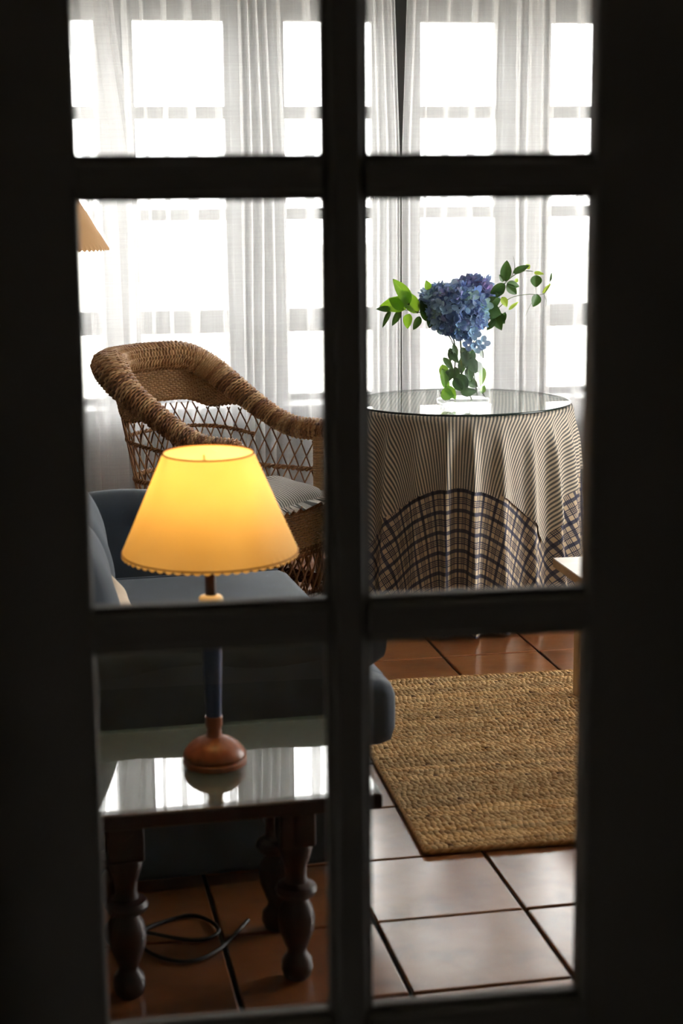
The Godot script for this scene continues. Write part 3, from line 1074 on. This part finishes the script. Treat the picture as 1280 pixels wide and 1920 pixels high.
func table_lamp() -> void:
	var y0 := 0.4505
	var t := thing("table_lamp", "lit table lamp with a glowing yellow cone shade on the dark side table", "lamp", Vector3(0.21, y0, -3.064))
	t.scale = Vector3.ONE * 1.103
	var g := Geo.new()
	g.lathe([Vector2(0.001, 0), Vector2(0.054, 0), Vector2(0.0555, 0.004), Vector2(0.0555, 0.009), Vector2(0.0515, 0.012), Vector2(0.054, 0.016), Vector2(0.0545, 0.02), Vector2(0.051, 0.027), Vector2(0.044, 0.035), Vector2(0.033, 0.043), Vector2(0.02, 0.048), Vector2(0.0145, 0.05), Vector2(0.0135, 0.054), Vector2(0.0125, 0.062), Vector2(0.0135, 0.068), Vector2(0.015, 0.07), Vector2(0.015, 0.086), Vector2(0.001, 0.088)], 48)
	part("base", g, M.wood_lamp, t)
	g = Geo.new()
	g.lathe([Vector2(0.001, 0.086), Vector2(0.0135, 0.086), Vector2(0.0155, 0.15), Vector2(0.0185, 0.24), Vector2(0.019, 0.28), Vector2(0.014, 0.287), Vector2(0.001, 0.288)], 32)
	part("column", g, M.blue_paint, t)
	g = Geo.new()
	g.lathe([Vector2(0.001, 0.287), Vector2(0.019, 0.287), Vector2(0.021, 0.291), Vector2(0.021, 0.296), Vector2(0.018, 0.3), Vector2(0.011, 0.302), Vector2(0.001, 0.302)], 32)
	part("collar", g, M.cream, t)
	g = Geo.new()
	g.lathe([Vector2(0.001, 0.3), Vector2(0.0095, 0.3), Vector2(0.0095, 0.40), Vector2(0.016, 0.402), Vector2(0.016, 0.43), Vector2(0.001, 0.43)], 24)
	part("stem", g, M.wood_dark, t)
	var sh := part("shade", shade_mesh(0.1495, 0.0755, 0.380, 0.550, 58, 0.0045), M.shade, t)
	sh.rotation.x = 0.03
	for q in [[0.0758, 0.5495, 0.0016], [0.1488, 0.3815, 0.0013]]:
		var e := Geo.new()
		var pts := PackedVector3Array()
		for i in 96: pts.append(Vector3(cos(TAU * i / 96) * q[0], q[1], sin(TAU * i / 96) * q[0]))
		e.tube(pts, q[2], 5, true)
		part("trim_cord", e, M.trim, sh)
	var sp := Geo.new()
	for k in 3:
		var an := TAU * k / 3.0 + 0.5
		sp.tube(PackedVector3Array([Vector3(cos(an) * 0.014, 0.428, sin(an) * 0.014), Vector3(cos(an) * 0.05, 0.50, sin(an) * 0.05), Vector3(cos(an) * 0.0765, 0.546, sin(an) * 0.0765)]), 0.0014, 5)
	part("shade_holder", sp, M.brass, t)
	var b := Geo.new()
	b.lathe([Vector2(0.001, 0.428), Vector2(0.012, 0.43), Vector2(0.014, 0.445), Vector2(0.026, 0.47), Vector2(0.03, 0.487), Vector2(0.026, 0.505), Vector2(0.014, 0.516), Vector2(0.001, 0.518)], 24)
	var bm := mat(Color8(255, 236, 190), 0.4)
	bm.emission_enabled = true
	bm.emission = Color(1.0, 0.87, 0.62)
	bm.emission_energy_multiplier = 3.0
	part("bulb", b, bm, t)
	var l := OmniLight3D.new()
	l.name = "bulb_light"
	l.position = Vector3(0, 0.482, 0)
	l.light_color = Color(1.0, 0.855, 0.58)
	l.light_energy = 0.05
	l.light_size = 0.026
	l.omni_range = 8.0
	l.omni_attenuation = 2.0
	l.shadow_enabled = true
	t.add_child(l)

# ---------------------------------------------------------------- flowers (centimetres from the foot of the vase: right, up, towards the door)
const VB := Vector3(1.325, 0.7785, -5.853)

func cm(x: float, y: float, d := 0.0) -> Vector3:
	return VB + (Vector3(0.989, 0, 0.15) * x + Vector3.UP * y + Vector3(-0.15, 0, 0.989) * d) * 0.01

func leaf_mesh(wide: float, curl: float) -> ArrayMesh:
	# one unit long along x, facing y
	var g := Geo.new()
	g.grid(11, 7, func(i: int, j: int):
		var k := i / 10.0
		var s := -1.0 + j / 3.0
		var w := wide * 0.5 * pow(sin(PI * pow(k, 0.78)), 0.8) * 1.05
		if i == 0 or i == 10: w = 0.0
		return Vector3(k, absf(s) * w * 0.35 - curl * k * k, s * w), func(i: int, j: int): return Vector2(i / 10.0, j / 6.0))
	return g.mesh()

var leaf_cache := {}

func leaf(parent: Node3D, q: Array, d0: float, d1: float) -> void:
	var a := cm(q[0], q[1], d0)
	var b := cm(q[2], q[3], d1)
	var ln := a.distance_to(b)
	var key: int = clampi(int(round(q[4] / (ln * 100.0) * 8.0)), 1, 9)
	if not leaf_cache.has(key): leaf_cache[key] = leaf_mesh(key / 8.0, 0.12)
	var x := (b - a).normalized()
	var face := (Vector3(-0.15, 0.12, 0.98) + Vector3(rng.randf_range(-0.5, 0.5), rng.randf_range(-0.2, 0.5), 0)).normalized()
	var y := (face - x * face.dot(x)).normalized()
	var z := x.cross(y)
	var o := part("leaf", leaf_cache[key], M.leaf[q[5]], parent)
	o.transform = Transform3D(Basis(x * ln, y * ln, z * ln), a)

func stem(parent: Node3D, p: Array, r: float) -> void:
	var c := Curve3D.new()
	for i in p.size():
		var q := cm(p[i][0], p[i][1], p[i][2])
		var pv: Vector3 = cm(p[maxi(i - 1, 0)][0], p[maxi(i - 1, 0)][1], p[maxi(i - 1, 0)][2])
		var nx: Vector3 = cm(p[mini(i + 1, p.size() - 1)][0], p[mini(i + 1, p.size() - 1)][1], p[mini(i + 1, p.size() - 1)][2])
		c.add_point(q, (pv - nx) / 6.0, (nx - pv) / 6.0)
	var g := Geo.new()
	var pts := PackedVector3Array()
	var rad := []
	for i in 41:
		pts.append(c.sample_baked(c.get_baked_length() * i / 40.0, true))
		rad.append(r * (1.0 - 0.55 * i / 40.0))
	g.tube(pts, rad, 6)
	part("stem", g, M.stem, parent)

func floret_mesh(k: int) -> ArrayMesh:
	# four rounded, ruffled petals facing +y, one unit in radius
	var g := Geo.new()
	for q in 4:
		var an := TAU * q / 4.0 + 0.12 * k
		var cx := Vector3(cos(an), 0, sin(an))
		var cz := Vector3(-sin(an), 0, cos(an))
		g.grid(8, 5, func(i: int, j: int):
			var r := 0.1 + 0.92 * i / 7.0
			var s := -1.0 + j / 2.0
			var w := 0.43 * sqrt(maxf(1.0 - pow((r - 0.6) / 0.43, 2.0), 0.0)) + 0.05 * (1.0 - r)
			return cx * r + cz * s * w + Vector3.UP * (0.40 * r * r - 0.05 + 0.10 * sin(s * 3.0 + k * 2.0 + q) * r + 0.16 * s * s * r),
			func(i: int, j: int): return Vector2(i / 7.0, j / 4.0))
	return g.mesh()

var florets := []

func flower_head(parent: Node3D, c: Vector3, r: float, count: int, tones: Array, squash := 0.88) -> void:
	for i in count:
		var y := 1.0 - 2.0 * (i + 0.5) / count
		var ph := i * 2.39996
		var d := Vector3(sqrt(1.0 - y * y) * cos(ph), y, sqrt(1.0 - y * y) * sin(ph))
		d = (d + Vector3(rng.randf_range(-0.16, 0.16), rng.randf_range(-0.16, 0.16), rng.randf_range(-0.16, 0.16))).normalized()
		var s := rng.randf_range(0.021, 0.029)
		var up := (d + Vector3(rng.randf_range(-0.6, 0.6), rng.randf_range(-0.5, 0.6), rng.randf_range(-0.6, 0.6))).normalized()
		var x := up.cross(Vector3(0.3, 0.2, 0.9)).normalized()
		var b := Basis(x, up, x.cross(up)) * Basis(Vector3.UP, rng.randf() * TAU)
		var o := part("floret", florets[rng.randi() % 3], M.petal[tones[rng.randi() % tones.size()]], parent)
		o.transform = Transform3D(b.scaled(Vector3.ONE * s), c + d * (r - 0.014 + rng.randf_range(-0.012, 0.009)) * Vector3(1, squash, 1))
	var g := Geo.new()
	var pr := []
	for k in 11:
		var an := -PI / 2 + PI * k / 10.0
		pr.append(Vector2(cos(an) * r * 0.74 + 0.0005, sin(an) * r * 0.74 * squash))
	g.lathe(pr, 20)
	var o := part("flower_core", g, M.core, parent)
	o.position = c

func flowers() -> void:
	var v := thing("glass_vase", "clear glass jar of water holding the hydrangeas on the glass-topped table", "vase", VB)
	var g := Geo.new()
	g.lathe([Vector2(0.001, 0.001), Vector2(0.085, 0.001), Vector2(0.094, 0.006), Vector2(0.0965, 0.02), Vector2(0.0965, 0.185), Vector2(0.094, 0.20), Vector2(0.085, 0.218), Vector2(0.075, 0.232), Vector2(0.071, 0.242), Vector2(0.071, 0.262), Vector2(0.0745, 0.266)], 64)
	part("jar", g, glass(0.1, Color(0.8, 0.9, 0.88)), v)
	g = Geo.new()
	g.lathe([Vector2(0.001, 0.003), Vector2(0.088, 0.003), Vector2(0.093, 0.01), Vector2(0.093, 0.018), Vector2(0.001, 0.016)], 64)
	part("foot", g, glass(0.12, Color(0.8, 0.92, 0.9)), v)
	var rim := Geo.new()
	var pts := PackedVector3Array()
	for i in 64: pts.append(Vector3(cos(TAU * i / 64) * 0.0735, 0.265, sin(TAU * i / 64) * 0.0735))
	rim.tube(pts, 0.0028, 6, true)
	part("rim", rim, glass(0.25, Color(0.85, 0.95, 0.93)), v)
	g = Geo.new()
	g.lathe([Vector2(0.001, 0.198), Vector2(0.088, 0.198), Vector2(0.0925, 0.2)], 64)
	part("water", g, glass(0.06, Color(0.8, 0.9, 0.88)), v)
	for k in 3: florets.append(floret_mesh(k))
	var h := thing("hydrangea", "large blue hydrangea head at the front of the vase, petals mauve at its centre", "hydrangea", Vector3.ZERO, 0.0, "")
	flower_head(h, cm(-2.0, 33.5, 3.5), 0.106, 270, [0, 1, 2, 4, 5, 0, 3, 2])
	for q in [[1.2, 21.8, 8.5], [4.2, 21.0, 8.8], [6.4, 22.4, 8.0], [3.2, 25.5, 7.8]]:
		var o := part("floret", florets[1], M.petal[2 if q[0] > 2 else 0], h)
		o.transform = Transform3D(Basis(Vector3.RIGHT, 1.25).scaled(Vector3.ONE * 0.025), cm(q[0], q[1], q[2]))
	stem(h, [[-2, 30, 3], [-1, 20.9, 1], [-0.6, 11.1, 1], [3.1, 1.4, 0]], 0.004)
	h = thing("hydrangea", "smaller teal blue hydrangea head at the left behind the large one", "hydrangea")
	flower_head(h, cm(-8.2, 36.2, -3), 0.074, 120, [0, 2, 4, 1, 2])
	stem(h, [[-7, 31, -3], [-3, 21, -2], [-5.9, 11.1, -1], [-6.4, 2.5, 0], [-4.5, 1.3, 0]], 0.0035)
	h = thing("hydrangea", "blue hydrangea head at the top right, behind the large one", "hydrangea")
	flower_head(h, cm(3.4, 38.2, -4.5), 0.083, 140, [0, 1, 5, 3, 6])
	stem(h, [[3, 32, -4], [1, 21, -2], [3.3, 10.1, -1], [8.2, 2, 0]], 0.0035)
	var b := thing("leafy_branch", "leafy green branch reaching left from the vase, with large light green leaves", "branch")
	stem(b, [[-3.5, 8, 1], [-3.5, 20.9, 1.5], [-10.3, 30.6, 2], [-16.2, 33, 1], [-21.6, 33.9, 0], [-25.9, 34.5, 0]], 0.0028)
	for q in [[-19.5, 35.5, -24.6, 45.2, 5.6, 1], [-19.1, 36.1, -30, 35.3, 5.2, 1], [-16.2, 32.6, -22.6, 41.3, 5.2, 1], [-21.6, 33.9, -26.5, 38.4, 4.2, 1], [-25.5, 33.9, -31, 34.5, 2.3, 0], [-25.9, 33.9, -29.1, 27.9, 2.2, 0], [-22.6, 33.7, -25.5, 28.3, 2.2, 0], [-17.9, 33.1, -22.4, 37.4, 1.6, 0], [-19.5, 32.6, -20.3, 27.3, 3.5, 1], [-15.6, 31.6, -17.9, 26.7, 2.7, 0], [-13.3, 32.6, -15.2, 38.4, 2.7, 0], [-12.7, 40.8, -13.3, 44.3, 2.6, 1], [-12.3, 29.6, -15.2, 36.5, 3.8, 0], [-11, 31, -12.5, 27.5, 3.2, 0]]:
		leaf(b, q, rng.randf_range(-0.5, 1.5), rng.randf_range(0.0, 2.5))
	for q in [[-3.9, 21.8, -2.3, 16.6, 1.8, 0], [-7.4, 17, -3.5, 12.1, 2.7, 0], [-7.8, 13.1, -6.2, 6.2, 3.9, 1], [-8.4, 4.3, -3.5, 3.3, 4.3, 1], [-4.9, 18.9, -2, 15, 2.7, 0], [-4.5, 13.1, -5.9, 8.2, 3.5, 0]]:
		leaf(b, q, rng.randf_range(2, 4), rng.randf_range(2, 4.5))
	for q in [[-8.2, 9.5, -4.6, 5.2, 4.0, 1], [-7.6, 14.5, -6.8, 9.4, 3.6, 1], [-3.2, 9.6, -0.6, 4.4, 3.4, 0], [-5.2, 20.4, -4.0, 15.2, 2.6, 0], [-6.6, 6.4, -2.6, 2.2, 3.6, 1]]:
		leaf(b, q, rng.randf_range(0, 4), rng.randf_range(0, 4.5))
	b = thing("leafy_branch", "dark green leafy branch arching up to the right of the flowers", "branch")
	stem(b, [[1, 6, 2], [2.3, 20.9, 3], [7.2, 32.6, 4], [12.1, 39.4, 3], [14.4, 42.9, 2], [17.9, 45.8, 1], [21.8, 47.2, 0], [24.6, 47, 0]], 0.0026)
	stem(b, [[16.6, 45, 1.5], [18, 48.5, 1], [17.4, 52.5, 1]], 0.0011)
	for q in [[14.4, 43.7, 15, 51.3, 3.7, 0], [17, 46.6, 22.8, 49.5, 2.6, 0], [21.8, 48.2, 23.2, 49.5, 1.8, 2], [13.7, 43.7, 12.1, 46.2, 1.8, 0], [14.2, 43.1, 9.2, 39.2, 3.9, 0], [14.8, 42.9, 18.7, 38.8, 3.1, 0], [14.8, 43.1, 19.7, 42.1, 2.4, 0], [13.7, 41.3, 11.1, 38.4, 3.1, 0], [17.9, 43.5, 18.9, 44.7, 1.4, 2], [24.4, 46.8, 27.7, 46.4, 1.2, 2], [10.1, 33.5, 13.3, 26.3, 3.6, 0], [7.2, 35.5, 13.1, 37.4, 4.3, 0], [8.2, 33.5, 13.1, 32.6, 4.7, 0], [6.2, 36.5, 2.7, 32.6, 3.1, 0], [11.1, 30.6, 7.8, 26.3, 2.4, 0], [13.1, 38.4, 15, 34.9, 2.3, 2], [6.2, 36.1, 6.6, 30.6, 1.4, 2]]:
		leaf(b, q, rng.randf_range(2, 5), rng.randf_range(2.5, 7))
	for q in [[0.8, 19.9, 0, 13.1, 1.8, 0], [-2, 11.1, 1.4, 5.3, 3.9, 0], [-1.2, 4.3, 4.9, 4.7, 3.1, 0], [2.3, 17, 4.3, 11.1, 3.9, 0], [-0.4, 18.9, 2, 13.5, 3.5, 0]]:
		leaf(b, q, rng.randf_range(2, 4), rng.randf_range(2, 4.5))
	for q in [[3.0, 19.6, 2.2, 13.4, 3.6, 0], [-1.4, 16.4, -0.2, 10.6, 3.4, 0], [1.2, 13.2, 2.8, 8.2, 3.6, 0], [-2.6, 13.2, -3.0, 8.0, 3.2, 0], [4.6, 15.6, 6.4, 10.4, 3.2, 0], [1.6, 8.6, 5.4, 5.8, 3.0, 0], [-0.6, 20.6, 1.4, 16.2, 3.0, 0]]:
		leaf(b, q, rng.randf_range(-2, 3), rng.randf_range(-2, 3.5))
	b = thing("leafy_branch", "thin twining branch at the far right of the bouquet with few leaves", "branch")
	stem(b, [[5, 3, 0], [3.3, 20.9, 1], [9.2, 30.6, 2], [15, 36.7, 1], [18.9, 38.4, 0], [23.8, 39, 0], [28.1, 38.8, 0], [30, 41.3, 0], [31, 45.2, 0]], 0.0022)
	stem(b, [[28.5, 39, 0], [29.4, 36.5, 0], [29.2, 34.5, 0]], 0.001)
	stem(b, [[24.8, 37, 0], [23, 33.5, 0], [22, 31, 0]], 0.001)
	stem(b, [[25.7, 41.3, 0], [25.7, 39.1, 0]], 0.0008)
	for q in [[25.7, 45.8, 25.7, 41.3, 3.9, 0], [26.3, 39, 24.8, 34.5, 3.9, 0], [28.1, 39.2, 30.8, 42.7, 1.3, 2], [30.8, 43.3, 31.2, 46.6, 1, 0], [15, 32.6, 13.1, 27.7, 1.8, 0], [16, 33.5, 19.5, 36.5, 1.1, 2], [12.1, 32.2, 14.6, 28.7, 2.7, 0]]:
		leaf(b, q, rng.randf_range(-1, 1), rng.randf_range(0, 2))
	for q in [[7.2, 13.1, 6.2, 6.2, 3.1, 1], [6.4, 3.7, 7.8, 6.8, 2, 1], [0.4, 13.1, 3.3, 16, 3.1, 0], [5.3, 20.9, 7.2, 16, 2.3, 0]]:
		leaf(b, q, rng.randf_range(-1, 2), rng.randf_range(-1, 2))

func cables() -> void:
	var t := thing("lamp_cord", "black electric cord looped on the tiles under the side table", "cord")
	var c := Curve3D.new()
	for q in [[0.0, -3.36], [0.075, -3.30], [0.178, -3.245], [0.226, -3.29], [0.17, -3.37], [0.06, -3.30], [0.077, -3.205], [0.15, -3.15], [0.218, -3.195], [0.291, -3.325]]:
		c.add_point(Vector3(q[0], 0.006, q[1]))
	var g := Geo.new()
	for i in range(1, c.point_count - 1):
		var d := (c.get_point_position(i + 1) - c.get_point_position(i - 1)) / 5.5
		c.set_point_in(i, -d); c.set_point_out(i, d)
	var pts := PackedVector3Array()
	for i in 90: pts.append(c.sample_baked(c.get_baked_length() * i / 89.0, true))
	g.tube(pts, 0.0042, 7)
	part("flex", g, M.black, t)
